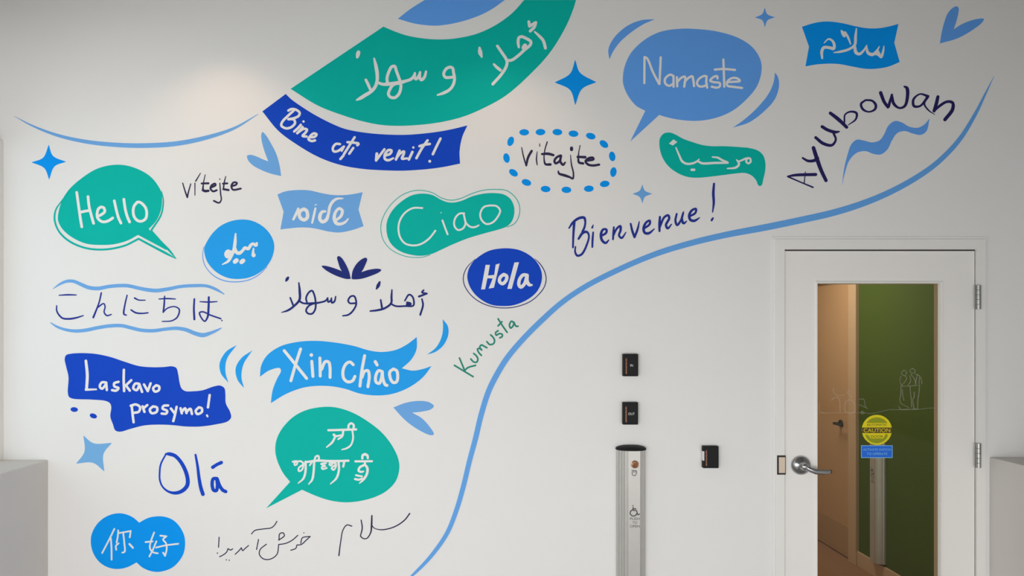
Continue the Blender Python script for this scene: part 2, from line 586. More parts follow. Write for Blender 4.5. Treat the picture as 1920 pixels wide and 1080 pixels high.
loft(bm, rings, False, False)
link('glazing_bead', bm, DOORW, door)
bm = bmesh.new()
rings = []
for o, y in ((0.0, 0.0265), (0.010, 0.0265), (0.010, 0.05), (-0.004, 0.05), (-0.004, 0.045)):
    rings.append([(x, y, z) for x, z in rect(o)])
loft(bm, rings, False, False)
link('glazing_bead', bm, TANF, door)
glass = link('glass_pane', bbox(GX0, GX1, 0.021, 0.027, GZ0, GZ1), GLASS, door)
# hinges
for y0, y1 in ((535, 580), (830, 876)):
    bm = bmesh.new()
    hx = FX1 + 0.001
    z0, z1 = WZ(y1), WZ(y0)
    n = 5
    for k in range(n):
        a = z0 + (z1 - z0) * k / n + 0.0008; b = z0 + (z1 - z0) * (k + 1) / n - 0.0008
        rings = [[(hx + 0.0095 * math.cos(t), -0.021 + 0.0095 * math.sin(t), z) for t in [2 * math.pi * i / 16 for i in range(16)]] for z in (a, b)]
        loft(bm, rings)
    hz = link('hinge', bm, HINGE, door)
    link('hinge_plate', bbox(hx - 0.014, hx + 0.017, -0.0145, -0.0118, z0, z1), HINGE, hz)
# lever handle
lz, lx = WZ(872), WX(1501)
bm = bmesh.new()
lathe_y(bm, lx, lz, [(0.046, 0.0), (0.0465, -0.004), (0.045, -0.010), (0.040, -0.017), (0.031, -0.023), (0.022, -0.027), (0.017, -0.032), (0.016, -0.05), (0.012, -0.056), (0.002, -0.057)])
hd = link('lever_handle', bm, STEEL, door, smooth=True)
bm = bmesh.new()
path = [(lx, -0.05, lz - 0.002), (lx + 0.02, -0.058, lz - 0.012), (lx + 0.045, -0.060, lz - 0.021), (lx + 0.08, -0.058, lz - 0.023), (lx + 0.110, -0.053, lz - 0.023), (lx + 0.127, -0.048, lz - 0.022)]
rad = [(0.012, 0.012), (0.009, 0.0125), (0.007, 0.0125), (0.006, 0.012), (0.006, 0.0105), (0.004, 0.007)]
rings = []
for (x, y, z), (ry, rz) in zip(path, rad):
    rings.append([(x + 0.0 * rz, y + ry * math.cos(t), z + rz * math.sin(t)) for t in [2 * math.pi * i / 16 for i in range(16)]])
loft(bm, rings)
link('lever', bm, STEEL, hd, smooth=True)
# strike plate let into the frame
bm = bmesh.new()
sx0, sx1, sz0, sz1 = WX(1455), WX(1471), WZ(889), WZ(853)
box(bm, sx0, sx1, -0.0135, -0.0115, sz0, sz1)
st = link('strike_plate', bm, DARK, door)
link('strike_insert', bbox(sx0 + 0.008, sx1 - 0.003, -0.0155, -0.0132, sz0 + 0.008, sz1 - 0.008, bevel=0.001), BRASS, st)


# ------------------------------------------------------------------ printed text
def text_bm(txt, centre, height, width=None, depth=0.0004, ax=Vector((1, 0, 0)), up=Vector((0, 0, 1)), spacing=1.0):
    cu = bpy.data.curves.new('lettering_curve', 'FONT')
    cu.body = txt; cu.align_x = 'CENTER'; cu.align_y = 'CENTER'; cu.size = 1.0; cu.space_character = spacing
    o = bpy.data.objects.new('lettering_curve', cu); C.objects.link(o)
    dg = bpy.context.evaluated_depsgraph_get()
    me = bpy.data.meshes.new_from_object(o.evaluated_get(dg))
    bpy.data.objects.remove(o); bpy.data.curves.remove(cu)
    b = bmesh.new(); b.from_mesh(me); bpy.data.meshes.remove(me)
    xs = [v.co.x for v in b.verts]; ys = [v.co.y for v in b.verts]
    cx, cy = (max(xs) + min(xs)) / 2, (max(ys) + min(ys)) / 2
    sy = height / (max(ys) - min(ys)); sx = width / (max(xs) - min(xs)) if width else sy
    nrm = ax.cross(up)
    for v in b.verts:
        v.co = Vector(centre) + ax * (v.co.x - cx) * sx + up * (v.co.y - cy) * sy + nrm * depth
    return b


# stickers on the door glass
gp = Plane(0.021)
VI = View(0, 0, 1)


def gpart(parent, name, m, base, th, fn):
    a = Art(gp, base, th); fn(a); return link(name, a.bm, m, parent)


cc = gp(1644, 806, 0)
cs = tag(empty('caution_sticker', cc), 'round yellow CAUTION sticker on the door glass above a blue label', 'sticker')
gpart(cs, 'backing', YELLOW, 0.0, 0.0005, lambda a: a.disk(1644, 806, 28.3))
def seg(a, r, ylo, yhi):
    pts = []
    n = 40
    for i in range(n):
        t = 2 * math.pi * i / n
        x, y = r * math.cos(t), r * math.sin(t)
        y = min(max(y, ylo), yhi)
        x = max(-math.sqrt(max(0, r * r - y * y)), min(math.sqrt(max(0, r * r - y * y)), x))
        pts.append((1644 + x, 806 + y))
    out = [pts[0]]
    for p in pts[1:]:
        if math.hypot(p[0] - out[-1][0], p[1] - out[-1][1]) > 0.05: out.append(p)
    a._solid(out)
gpart(cs, 'upper_field', YGREEN, 0.0005, 0.0004, lambda a: seg(a, 23.5, -23.5, -13))
def low(a):
    a.poly(VI, '1621.5,815! 1628,816! 1632,822! 1656,822! 1660,814! 1664,814! 1664,818 1658,826 1650,830 1642,831 1634,829 1627,824')
gpart(cs, 'lower_field', YGREEN, 0.0005, 0.0004, low)
gpart(cs, 'band', BROWNB, 0.0005, 0.0004, lambda a: a.poly(VI, '1616,801.5! 1672.3,801.5! 1672.3,812! 1616,812!'))
def lower_case(parent, txt, px, py, hpx, wpx, m, lift):
    p = gp(px, py, lift)
    return link('lettering', text_bm(txt, p, hpx * S, wpx * S), m, parent)
lower_case(cs, 'CAUTION', 1644, 806.8, 7.4, 50, YELLOW, 0.0012)
lower_case(cs, 'AUTOMATIC', 1644, 796.5, 4.0, 38, BROWNB, 0.0012)
lower_case(cs, 'DOOR', 1644, 818.3, 4.6, 23, BROWNB, 0.0012)
bl = tag(empty('instruction_sticker', gp(1644, 847, 0)), 'blue rectangular ACTIVATE SWITCH TO OPERATE sticker on the door glass', 'sticker')
gpart(bl, 'border', STPALE, 0.0, 0.0005, lambda a: a.poly(VI, '1614.5,835! 1673.5,835! 1673.5,858.5! 1614.5,858.5!'))
gpart(bl, 'backing', STBLUE, 0.0005, 0.0004, lambda a: a.poly(VI, '1615.7,836.2! 1672.3,836.2! 1672.3,857.3! 1615.7,857.3!'))
lower_case(bl, 'ACTIVATE SWITCH', 1644, 843, 4.4, 52, STPALE, 0.0012)
lower_case(bl, 'TO OPERATE', 1644, 850.8, 4.4, 39, STPALE, 0.0012)

# frosted line drawing on the glass
VP = View(1650, 660, 7.717)
VQ = View(1500, 500, 3.6)
la = tag(empty('line_art_film', gp(1690, 740, 0)), 'faint frosted line drawing of people across the door glass', 'window decal')
def film(name, v, txt, w):
    a = Art(gp, 0.0, 0.0004); a.glyph(v, txt, w); link(name, a.bm, FROST, la)
film('standing_couple', VP, '350,262 310,300 330,335 370,335 385,300 350,262;305,350 285,410 310,470 360,430 385,370 350,345;310,470 320,490 440,490 575,480;300,490 300,600 285,690 310,750 370,780 410,800;320,540 330,640 345,700;430,490 440,600 450,700 455,800;470,235 430,265 450,300 490,305 505,270 470,235;445,320 500,400 515,470;540,330 520,400 515,470;430,345 440,420 400,480;505,320 560,340 600,410 600,460;570,370 560,460;570,490 560,600 545,700 540,820;490,580 490,650 470,690 490,820;455,820 540,825;270,790 300,830 420,820', 1.4)
film('ground_line', VQ, '110,990 260,985 400,985 480,990 540,980 600,965 670,965 780,965 860,955 915,953', 1.0)
film('wheelchair_figure', VQ, '400,895 430,895 440,940 455,960;420,975 408,985 420,995 432,985 420,975;400,930 420,940 440,950', 1.4)
film('seated_figures', VQ, '130,910 135,980 160,985;210,900 250,880 265,900 270,980;225,820 225,850 260,870 300,865;300,960 310,910 345,900 370,930 370,970 340,990 310,980 300,960;330,830 320,850 350,880', 1.4)


# ------------------------------------------------------------------ push columns
def column(cx, cz_top, length, to_world, name, label, grp):
    """half-round aluminium push column. to_world maps (u along wall, v out of wall, z)"""
    r = empty(name, to_world(cx, 0, cz_top - length)); tag(r, label, 'push column', grp)
    hw = 0.069
    prof = [(-hw, 0.0), (-hw, 0.014)]
    k = 9
    for i in range(k):
        u = -hw + 0.003 + (0.043) * i / (k - 1)
        dpt = 0.018 + 0.040 * math.sin(math.pi / 2 * (i + 1) / (k + 1))
        prof += [(u - 0.0012, dpt), (u, dpt - (0.0011 if i % 2 else 0.0))]
    prof += [(-0.0235, 0.056), (-0.0230, 0.053), (-0.0222, 0.0595)]
    prof += [(0.0345, 0.0595), (0.0352, 0.053), (0.0360, 0.057)]
    for i in range(6):
        u = 0.040 + 0.026 * i / 5
        dpt = 0.056 - 0.038 * (i / 5) ** 1.6
        prof += [(u - 0.001, dpt), (u, dpt - (0.0011 if i % 2 else 0))]
    prof += [(hw, 0.012), (hw, 0.0)]
    def w(p, z): return to_world(cx + p[0], p[1], z)
    b = bmesh.new()
    loft(b, [[w(p, cz_top - length) for p in prof], [w(p, cz_top - 0.020) for p in prof]])
    link('body', b, ALU, r)
    b = bmesh.new()
    n = 28
    def half(sx, sv):
        o = [(-hw * sx, 0.0)]
        for i in range(n + 1):
            t = math.pi - math.pi * i / n
            o.append((hw * sx * math.cos(t), 0.008 + 0.056 * sv * math.sin(t) ** 0.8 if 0 < i < n else 0.008))
        o.append((hw * sx, 0.0)); return o
    loft(b, [[w(p, z) for p in half(sx, sv)] for sx, sv, z in ((1.04, 1.05, cz_top - 0.020), (1.04, 1.05, cz_top - 0.014), (0.98, 0.98, cz_top - 0.009), (0.8, 0.85, cz_top - 0.004), (0.5, 0.6, cz_top), (0.2, 0.3, cz_top + 0.001))])
    link('cap', b, BLACK, r)
    # prints and sensor on the flat front
    vf = 0.0596
    def ring(b, u0, z0, prof_):
        m_ = 28
        loft(b, [[to_world(cx + u0 + q * math.cos(2 * math.pi * i / m_), v_, z0 + q * math.sin(2 * math.pi * i / m_)) for i in range(m_)] for q, v_ in prof_])
    b = bmesh.new(); ring(b, 0.009, cz_top - 0.083, ((0.0185, vf - 0.001), (0.0185, vf + 0.003), (0.015, vf + 0.005), (0.011, vf + 0.003)))
    s_ = link('sensor_ring', b, COPPER, r)
    b = bmesh.new(); ring(b, 0.011, cz_top - 0.084, ((0.0115, vf + 0.002), (0.0115, vf + 0.0048), (0.006, vf + 0.0055)))
    link('sensor_lens', b, ORANGE, s_)
    def art(nm, strokes, wd):
        b = bmesh.new()
        for stt in strokes:
            P = smooth_open([(x, y, wd) for x, y in stt], 1.0) if len(stt) > 2 else [(x, y, wd) for x, y in stt]
            for i in range(len(P)):
                q = P[i]
                m_ = 10
                ce = [to_world(cx + q[0] + wd / 2 * math.cos(t), vf + 0.0003, cz_top + q[1] + wd / 2 * math.sin(t)) for t in [2 * math.pi * j / m_ for j in range(m_)]]
                b.faces.new([b.verts.new(c_) for c_ in ce])
                if i + 1 < len(P):
                    q2 = P[i + 1]; dx, dy = q2[0] - q[0], q2[1] - q[1]; l = math.hypot(dx, dy) or 1
                    nx, ny = -dy / l * wd / 2, dx / l * wd / 2
                    qs = [(q[0] + nx, q[1] + ny), (q2[0] + nx, q2[1] + ny), (q2[0] - nx, q2[1] - ny), (q[0] - nx, q[1] - ny)]
                    b.faces.new([b.verts.new(to_world(cx + x, vf + 0.00036 + 0.00002 * (i % 2), cz_top + y)) for x, y in qs])
        link(nm, b, INKGREY, r)
    k_ = S / 4.154                            # photo crop scale (view 1130,820), centre at u=222,v=65
    def q(u, v): return ((u - 218) * k_, -(v - 58) * k_)
    art('hand_symbol', [[q(210, 238), q(245, 242)], [q(212, 245), q(215, 275), q(235, 278)], [q(245, 245), q(246, 262), q(232, 280)], [q(222, 240), q(224, 256)], [q(234, 242), q(236, 256)]], 0.0030)
    art('wheelchair_symbol', [[q(218, 508), q(218, 510)], [q(219, 522), q(221, 545), q(243, 546), q(256, 578), q(268, 573)], [q(214, 540), q(198, 556), q(199, 576), q(218, 588), q(240, 582), q(246, 570)], [q(222, 533), q(240, 533)]], 0.0050)
    for tx, vv, wd in (('PUSH', 609, 74), ('TO', 638, 34), ('OPEN', 667, 76)):
        u0, z0 = q(232, vv)
        ax = (Vector(to_world(1, 0, 0)) - Vector(to_world(0, 0, 0)))
        link('lettering', text_bm(tx, to_world(cx + u0, vf + 0.0006, cz_top + z0), 19 * k_, wd * k_, 0, ax), INKGREY, r)
    return r


column(WX(1182), WZ(834), 0.915, lambda u, v, z: Vector((u, -v, z)), 'push_column', 'silver half-round PUSH TO OPEN column below the OUT switch on the mural wall', None)
# its twin stands on the green corridor wall, u runs towards the camera
column(0.0, 1.035, 0.915, lambda u, v, z: Vector((GX - v, 1.435 - u, z)), 'push_column', 'push column on the green corridor wall, seen through the door glass', None)


# ------------------------------------------------------------------ black wall switches
def switch(x0, x1, y0, y1, label, txt, name, grp):
    cx, cz = WX((x0 + x1) / 2), WZ((y0 + y1) / 2)
    r = tag(empty(name, (cx, 0, cz)), label, 'switch', grp)
    hw, hh = (x1 - x0) * S / 2, (y1 - y0) * S / 2
    dep = 0.028
    link('housing', bbox(cx - hw, cx + hw, -dep, 0, cz - hh, cz + hh, bevel=0.003), BLACK, r)
    b = bmesh.new()
    lx_ = cx - hw + 0.0145
    n = 10
    pts = [(lx_ + 0.0034 * math.cos(t), cz - 0.004 + (0.034 if math.sin(t) >= 0 else -0.034) + 0.004 * math.sin(t)) for t in [2 * math.pi * i / 20 for i in range(20)]]
    prism(b, pts, -dep - 0.0012, -dep + 0.001, 'y')
    link('light_strip', b, ORANGE, r)
    # thin front plate
    link('front_plate', bbox(cx - hw + 0.025, cx + hw - 0.004, -dep - 0.0008, -dep + 0.0005, cz - hh + 0.006, cz + hh - 0.006, bevel=0.0005), BLACK, r)
    if txt:
        ww = 0.0125 if txt == 'IN' else 0.030
        link('lettering', text_bm(txt, (cx + (0.004 if txt == 'IN' else 0.004), -dep - 0.0012, cz - 0.001), 0.0112, ww), PRINTW, r)
    else:
        link('side_lens', bbox(cx - hw - 0.0008, cx - hw + 0.005, -dep - 0.0006, -0.004, cz - 0.016, cz + 0.028), PRINTW, r)
    return r


switch(1166.3, 1194.5, 663.5, 705, 'black wall switch marked IN above the OUT switch', 'IN', 'wall_switch', None)
switch(1166.0, 1194.3, 753.5, 795, 'black wall switch marked OUT above the push column', 'OUT', 'wall_switch', None)
switch(1315.3, 1344.3, 835, 876, 'unmarked black wall switch between the push column and the door', None, 'wall_switch', None)

# ------------------------------------------------------------------ the mural
PX = View(0, 0, 1)
vA = View(480, 0, 6); vB = View(780, 0, 6); vC = View(480, 150, 6); vD = View(680, 150, 6)
vE = View(640, 80, 9); vF = View(800, 90, 10.8); vG = View(880, 30, 7.7125)

shape('swoosh_decal', 'thin light blue hanging curve high on the left of the mural', 'swoosh', LIGHT, PX,
      '27,218,0.5 60,235.5,3 107,253.5,5.5 160,265.5,7 215,271.5,8 270,273,8.7 330,269.4,8.7 389,257.5,7.5 440,240,4.5 484,214,0.5', stroke=5)
shape('lens_decal', 'blue lens-shaped segment at the top edge above the big green arc', 'mural shape', MEDIUM, PX,
      '746,35.3! 780,44.7 820,48 860,41.7 896.7,30 921.7,17.5 946.7,0! 796.7,0! 770,16.7')

# big green arc
r = decal('arc_banner_decal', 'largest green arc banner with white Arabic greeting at the top', 'banner', [
    ('banner', GREEN, PX, 'poly', '545,166.7! 719,50! 740,59 763,66.7 796.5,72.5 830,74 863,70.8 896.7,62.5 930,46.7 960,25 983,0! 1080,0! 1075,16.7 1060,51.7 1030,100 988,145 950,178 920,196 872,217.5 830,228.3 788,234 746.7,236 713,234 680,227.5 646.7,217.5 596.7,198.3', 0, 0),
    ('letter', WHITE, vE, 'letters',
     '290,165,7 280,205,7.5 270,245,5'
     '|555,270,3.5 585,400,6.5 605,520,6.5 605,640,6 575,740,6 510,820,6 400,890,6.5 320,940,6 260,968,3;415,630,5 450,700,5.5 490,790,5'
     '|630,680,5 700,703 800,700,6.5 900,690,7 1000,672,7 1100,645 1170,620 1215,580 1243,515,4!;780,690 772,600 800,500 850,410 900,400 930,480 970,590 1000,680 1005,760 970,870 900,930 830,920 795,870 820,790 870,720 950,680;1243,515,4 1240,590 1260,615 1300,580 1330,500,4!;1330,500,4 1325,590 1350,630 1400,590 1430,490,4', 5.4, 1),
    ('letter', WHITE, vF, 'letters', '540,590 440,600 380,595 345,530 390,430 470,390 525,410 545,500 565,620 540,740 470,840 350,910,5.5 220,955,3', 5.3, 1),
    ('letter', WHITE, vG, 'letters',
     '148,460,4 158,530,8 180,595,3'
     '|405,435,5 470,530 530,620 545,670 530,740 460,850 340,985,5.5;355,700,4 400,745 450,785'
     '|545,645 610,640 700,580 800,490 880,420 890,375 830,330 750,300 715,320 705,380 715,450,4.5;790,460,9 805,430,8'
     '|860,85 870,150!;870,150 960,95!;960,95 940,160 880,220;945,230,3 1010,290,5 1070,360,5.5 1100,465,5.5', 5.4, 1)])

decal('ribbon_decal', 'royal blue curved ribbon reading Bine ati venit! under the big green arc', 'ribbon', [
    ('ribbon', ROYAL, PX, 'poly', '535.8,176.3! 492,209! 521.7,245 555,270 596.7,294.2 638,309.2 680,316.7 721.7,319.4 755,320 796.7,317.5 830,313.3 862.5,306.7! 861.7,283.3 866.7,256.7 876.3,235.3! 846.7,242.5 813,248.3 763,252.8 721.7,252.2 680,248.3 646.7,241.7 621.7,231.7 588,214.2 563,198.3 546.7,186.7', 0, 0),
    ('letter', WHITE, vC, 'letters',
     '365,345 400,328 450,335 492,370 480,405 430,430 365,442!;365,442 425,445 440,485 400,530 340,545 287,515 295,475 360,405 425,345'
     '|505,505 470,545 430,580;535,468,4.5'
     '|525,530 500,560 465,600!;475,590 540,550 575,560 560,590 525,630 570,637'
     '|600,645 660,640 682,612 650,602 605,640 592,668 630,688 665,680'
     '|945,722 900,720 865,765 875,803 920,800 990,750!;985,755 965,795'
     '|1110,645 1050,740 990,835;1030,700 1090,705 1150,712;985,850 950,890'
     '|1095,765 1050,830;1155,722 1140,735', 4.6, 1),
    ('letter', WHITE, vD, 'letters',
     '160,830,5.5 152,905,5!;152,905 245,780,4.5'
     '|255,850 310,830 325,795 290,790 250,840 252,890 290,903 345,880,3.5'
     '|415,795 400,830 375,895!;380,880 420,830 465,805 460,840 442,885 500,882,4'
     '|560,810 520,895;570,760,4.5'
     '|730,680 660,780 605,880;640,745 690,730 755,720'
     '|875,660 830,750 790,835;755,915,5.5', 4.8, 1)])

vH = View(50, 260, 4.5)
shape('star_decal', 'bright blue four-pointed star at the far left above the Hello bubble', 'star', BRIGHT, vH, '187,52! 222,145 332,195! 235,235 190,345! 150,250 42,200! 140,160')
decal('speech_bubble_decal', 'green speech bubble reading Hello', 'speech bubble', [
    ('bubble', GREEN, vH, 'poly', '264,660 292,540 350,440 450,345 600,252 760,220 900,242 1050,325 1138,455 1142,520 1133,600 1095,690 1030,762! 1055,790! 1200,935! 1175,938! 940,812! 850,860 740,890 640,897 500,885 380,830 300,760 268,700', 0, 0),
    ('outline', GREEN, vH, 'stroke', '1138,440,0.8 1153,520,2.5 1135,640,3 1053,772,3.5!;1053,778,3 1140,875,3 1205,945,4 1262,1014,0.8!;1262,1014,0.8 1190,975,4 1070,912,4 945,845,3.5!;945,845,3.5 820,905 640,936,3.5 480,918 350,858 270,778,3 236,680,3 247,600,2.5 300,520,1.5 380,410,0.8', 3.5, 0),
    ('letter', WHITE, View(130, 350, 12), 'letters',
     '170,130 215,450 250,700 285,905;425,225 450,450 500,650 550,825;250,575 430,540'
     '|650,665 740,620 800,560 780,480 720,460 660,500 630,600 640,700 720,780 800,792 900,760 980,705'
     '|1015,320 1060,520 1110,700 1165,820|1230,285 1265,520 1310,680 1360,795'
     '|1530,350 1460,440 1440,570 1470,690 1550,770 1640,775 1720,720 1745,600 1720,480 1650,390 1580,348 1530,350', 5.0, 1)])

vV = View(330, 230, 6.75)
decal('word_decal', 'small dark handwritten word beginning with v, beside the Hello bubble', 'word', [
    ('letter', INK, vV, 'letters',
     '85,765,2 110,850,2.5 143,945,3!;143,945,3 160,870,2.5 187,775,2'
     '|240,765,2 240,920,1.5;310,640,1.5 250,740,2.5'
     '|370,660,1.5 350,750,2 340,850,3.5;325,770,3.5 410,768,4;340,855,4.5 370,866,5 410,862,4.5'
     '|445,820 500,792 495,772 450,795 437,835 470,870 515,855'
     '|555,715,2.5;555,765,2 565,900,2.5 572,980,2.5 545,1015,3 480,990,3.5'
     '|630,680,1.5 610,760,2.5 600,840,3;595,772,3.5 650,768,3.5;600,842,4 665,853,4'
     '|700,805 760,785 770,762 730,757 702,800 720,848 820,835', 3.6, 0)])
shape('heart_decal', 'light blue heart of two petals below the royal blue curved ribbon', 'heart', LIGHT, vV, '1330,675! 1310,540 1270,400 1200,260 1130,150 1095,120 1080,150 1085,230 1120,360 1168,490! 1100,465 1010,425 940,408 900,420 910,470 960,530 1060,590 1200,645')

vI = View(370, 400, 7.7125)
decal('round_decal', 'sky blue disc with white Urdu script and thin outline', 'disc', [
    ('disc', SKY, vI, 'poly', '100,510 140,410 220,290 340,180 500,110 640,90 780,105 920,170 1030,270 1100,400 1112,500 1080,640 1000,770 880,870 740,930 580,950 450,935 320,880 210,790 130,670', 0, 0),
    ('outline', MEDIUM, vI, 'stroke', '95,480,0.8 77,600,1.2 97,720,1.5 162,830,1.5 280,930,1.8 430,983,1.8 600,990,1.8 760,957,1.6 900,880,1.4 1010,770,0.8', 1.5, 0),
    ('letter', WHITE, vI, 'letters',
     '555,295,3 547,420,6 530,530,6 500,600,6 450,690,5 365,740,2;490,560 440,545 412,590 432,630 480,615;450,590,8'
     '|545,500,5 570,565,6.5 610,575,6.5 660,535,5.5 690,500,6 735,512,6 775,460,6;545,700,8 570,680,8;640,705,8 665,685,8'
     '|765,475,5 800,440,5 850,460,6.5 862,430,4;815,510,3 808,570,5 815,605,8', 5.5, 1)])

vO = View(510, 340, 9.817)
decal('flag_decal', 'light blue waving flag with white looping letters, left of the Ciao bubble', 'flag', [
    ('flag', LIGHT, vO, 'poly', '100,243! 250,185 500,160 700,170 900,215 1100,250 1300,255 1500,235 1668,200! 1590,520! 1685,825! 1500,890 1250,940 1050,925 850,880 700,855 500,850 330,865 155,885! 215,560!', 0, 0),
    ('letter', WHITE, vO, 'letters',
     '485,505,4.5 440,610,5 395,700,4.5;590,512 525,545 502,610 530,680 595,710 650,670 655,600 635,540 590,512'
     '|800,500,4 770,640,4.5 740,765,3.5;790,438,1.5 825,428,1.8'
     '|985,555,4 930,560,5.5 888,620,6.5 885,700,6.5 930,745,6.5 1000,710,6.5 1040,600,5.5 1065,470,5.5 1115,380,5.5 1190,325,4.5 1305,315,2.5'
     '|1190,710,4.5 1270,640,5.5 1295,540,5.5 1240,502,5.5 1175,560,5.5 1147,680,6.5 1190,775,6.5 1270,785,5.5 1350,750,4.5 1405,690,2.5', 6.5, 1)])

vK = View(700, 340, 6.75)
decal('speech_blob_decal', 'green peanut-shaped blob reading Ciao with thin outline', 'speech bubble', [
    ('blob', GREEN, vK, 'poly', '165,600 175,500 240,370 350,260 480,180 620,155 750,175 850,230 930,262 1020,268 1120,245 1250,190 1400,155 1550,150 1660,170 1740,230 1780,320 1782,420 1750,510 1690,570 1600,605 1400,660 1200,720 1000,800 850,870 720,925 600,942 480,930 350,890 250,820 190,730', 0, 0),
    ('outline', GREEN, vK, 'stroke', '720,932,1 620,960 500,963 370,938 230,868 140,770 98,650 100,530 150,400 250,265 380,165 520,118 640,118 760,150 850,205 930,232 1010,238 1110,215 1250,155 1400,112 1550,103 1680,115 1780,185 1840,280 1852,380 1830,470 1780,540 1690,580,1', 1.3, 0),
    ('letter', WHITE, vK, 'letters',
     '620,338 500,340 400,400 335,500 318,600 340,710 400,785 500,812 600,795 700,730 760,660 785,625'
     '|875,495 905,580 940,670;858,398,2.2'
     '|1150,405 1090,410 1035,470 1025,560 1070,615 1130,600 1165,540 1150,440!;1145,420 1175,530 1240,580 1300,575 1335,555,2.5'
     '|1480,305 1400,325 1355,400 1365,480 1430,540 1510,520 1580,440 1605,370 1560,315 1480,305', 3.4, 1)])

vL = View(520, 470, 6.4)
r = decal('leaf_sprig_decal', 'navy sprig of four leaves in the middle of the wall', 'leaf sprig', [
    ('leaf', NAVY, vL, 'poly', '885,338! 830,340 740,315 640,270 570,225 532,185 560,180 650,200 770,245 840,290', 0, 0),
    ('leaf', NAVY, vL, 'poly', '880,332! 850,312 770,240 730,140 718,80 735,65 770,85 820,160 860,250', 0, 1),
    ('leaf', NAVY, vL, 'poly', '890,332! 905,240 950,160 1010,105 1060,85 1078,100 1060,160 1010,255 950,310', 0, 1),
    ('leaf', NAVY, vL, 'poly', '890,342! 940,292 1010,258 1120,225 1220,218 1248,232 1220,260 1130,300 1020,335 940,345', 0, 0)])
decal('phrase_decal', 'navy handwritten Arabic greeting under the leaf sprig', 'phrase', [
    ('letter', NAVY, vL, 'letters',
     '130,322,4 118,340,6 105,362,3.5'
     '|258,385,2.5 268,480,4.5 265,590,4.5 200,665,4 130,715,4 50,742,1.5;155,565,3 190,655,3.5'
     '|265,605,4 310,630 430,632,4.5 520,620 580,600 605,565,2.5!;355,620 345,570 375,505 415,480 440,520 460,620 455,700 420,755 370,755 345,720 375,665 430,635;605,565,2.5 610,615 640,600 650,568,2.5!;650,568,2.5 655,625 685,610 700,550,2.5'
     '|940,630 870,630 850,600 880,550 920,545 940,580 945,650 900,730 850,770 785,782,2.5'
     '|1228,378,4 1210,420,6.5 1190,458,3'
     '|1375,470,2.5 1370,550,4 1365,630,4 1290,690,4 1200,715,4 1115,725,3;1240,590,3 1255,680,4'
     '|1360,635 1420,665 1530,665 1630,660 1640,620 1620,550 1580,528 1530,600,3;1560,625,5 1595,640,6 1560,650,6'
     '|1755,475 1735,500 1795,515!;1795,515 1700,550,4;1735,580,3 1748,650,3.6 1715,770,3.6', 3.4, 0)])

vT = View(930, 230, 7.7125)
r = decal('dotted_word_decal', 'dark handwritten word inside an oval ring of blue dots', 'word', [
    ('letter', INK, vT, 'letters',
     '370,360,1.8 400,500,2.5 437,620,3!;437,620,3.5 465,500,4.5 515,410,4.5'
     '|595,420,1.5 585,530,2.5 595,610,2;630,305,1.5 633,340,2'
     '|740,280,2.5 705,400,2.2 695,520,2.5 715,600,4 785,605,5;665,455,4 750,450,5 830,470,4.5'
     '|935,475 880,500 845,550 860,588 920,555 940,480!;940,480 930,560 970,610 1000,575,3'
     '|1077,470,1.5 1090,600,2.5 1120,740,3 1110,810,3.5 1070,790,4 1000,765,5 910,735,4 900,700,2.5;1092,368,6 1092,390,6'
     '|1215,330,1.8 1195,440,2 1190,520,3.5 1200,575,4.5 1260,590,4.5;1180,495,4.5 1290,500,5'
     '|1300,548 1350,545 1410,530 1400,508 1340,515 1295,560 1330,605 1400,620 1490,608', 4.4, 0)])
for cx, cy, ang in ((407, 140, 0), (643, 137, -2), (887, 137, 3), (1120, 160, 5), (1370, 195, 15), (1560, 310, 38), (1680, 488, 80), (1697, 715, -82), (1572, 886, -8), (1342, 955, -3), (1018, 972, 3), (717, 960, 5), (440, 865, 18), (252, 725, 35), (152, 512, 78), (212, 270, -70)):
    a = Art(WALLP, 0, T1); x, y = vT(cx, cy); a.disk(x, y, 9.1, 5.9, math.radians(ang)); link('border_dot', a.bm, BRIGHT, r)

shape('star_decal', 'bright blue four-pointed star left of the Namaste bubble', 'star', BRIGHT, View(1030, 100, 10.8), '523,130! 620,390 950,585! 660,725 525,1050! 420,745 110,590! 420,410')
vN = View(1130, 20, 4.153)
decal('speech_bubble_decal', 'blue speech bubble reading Namaste', 'speech bubble', [
    ('bubble', MEDIUM, vN, 'poly', '157,530 170,440 220,330 330,225 450,165 600,142 750,145 900,165 1060,215 1170,290 1230,390 1235,480 1200,590 1120,690 1010,780 880,835 740,858 600,850 500,830 440,812! 215,1018! 332,780! 260,740 190,650 160,570', 0, 0),
    ('letter', WHITE, View(1190, 90, 8.727), 'letters',
     '157,575 160,150!;160,150 200,170 300,400 400,590!;405,590 425,155'
     '|635,470 600,440 560,445 495,510 500,580 560,620 625,590;635,460 635,635'
     '|690,480 695,630;695,560 760,490 820,470 810,635;815,560 880,490 940,465 958,530 970,625'
     '|1175,465 1130,460 1040,520 1020,590 1060,630 1150,620 1180,590;1175,470 1170,560 1185,650'
     '|1355,500 1350,465 1300,470 1235,535 1290,560 1390,575 1390,630 1340,650 1260,635'
     '|1450,190 1465,635;1310,355 1450,345 1640,360'
     '|1510,560 1600,555 1720,540 1680,500 1590,495 1510,560 1520,620 1600,635 1755,655', 4.2, 1)])
shape('arc_decal', 'blue crescent stroke at the upper left of the Namaste bubble', 'arc', MEDIUM, vN, '405,68! 300,75 190,120 90,210 45,300 52,380! 80,320 130,250 220,170 320,105')
shape('arc_decal', 'blue crescent stroke at the lower right of the Namaste bubble', 'arc', MEDIUM, vN, '1342,483! 1365,520 1372,590 1340,690 1250,790 1140,870 1012,912! 1100,850 1200,760 1290,650 1330,560')
vS = View(1400, 0, 6.4)
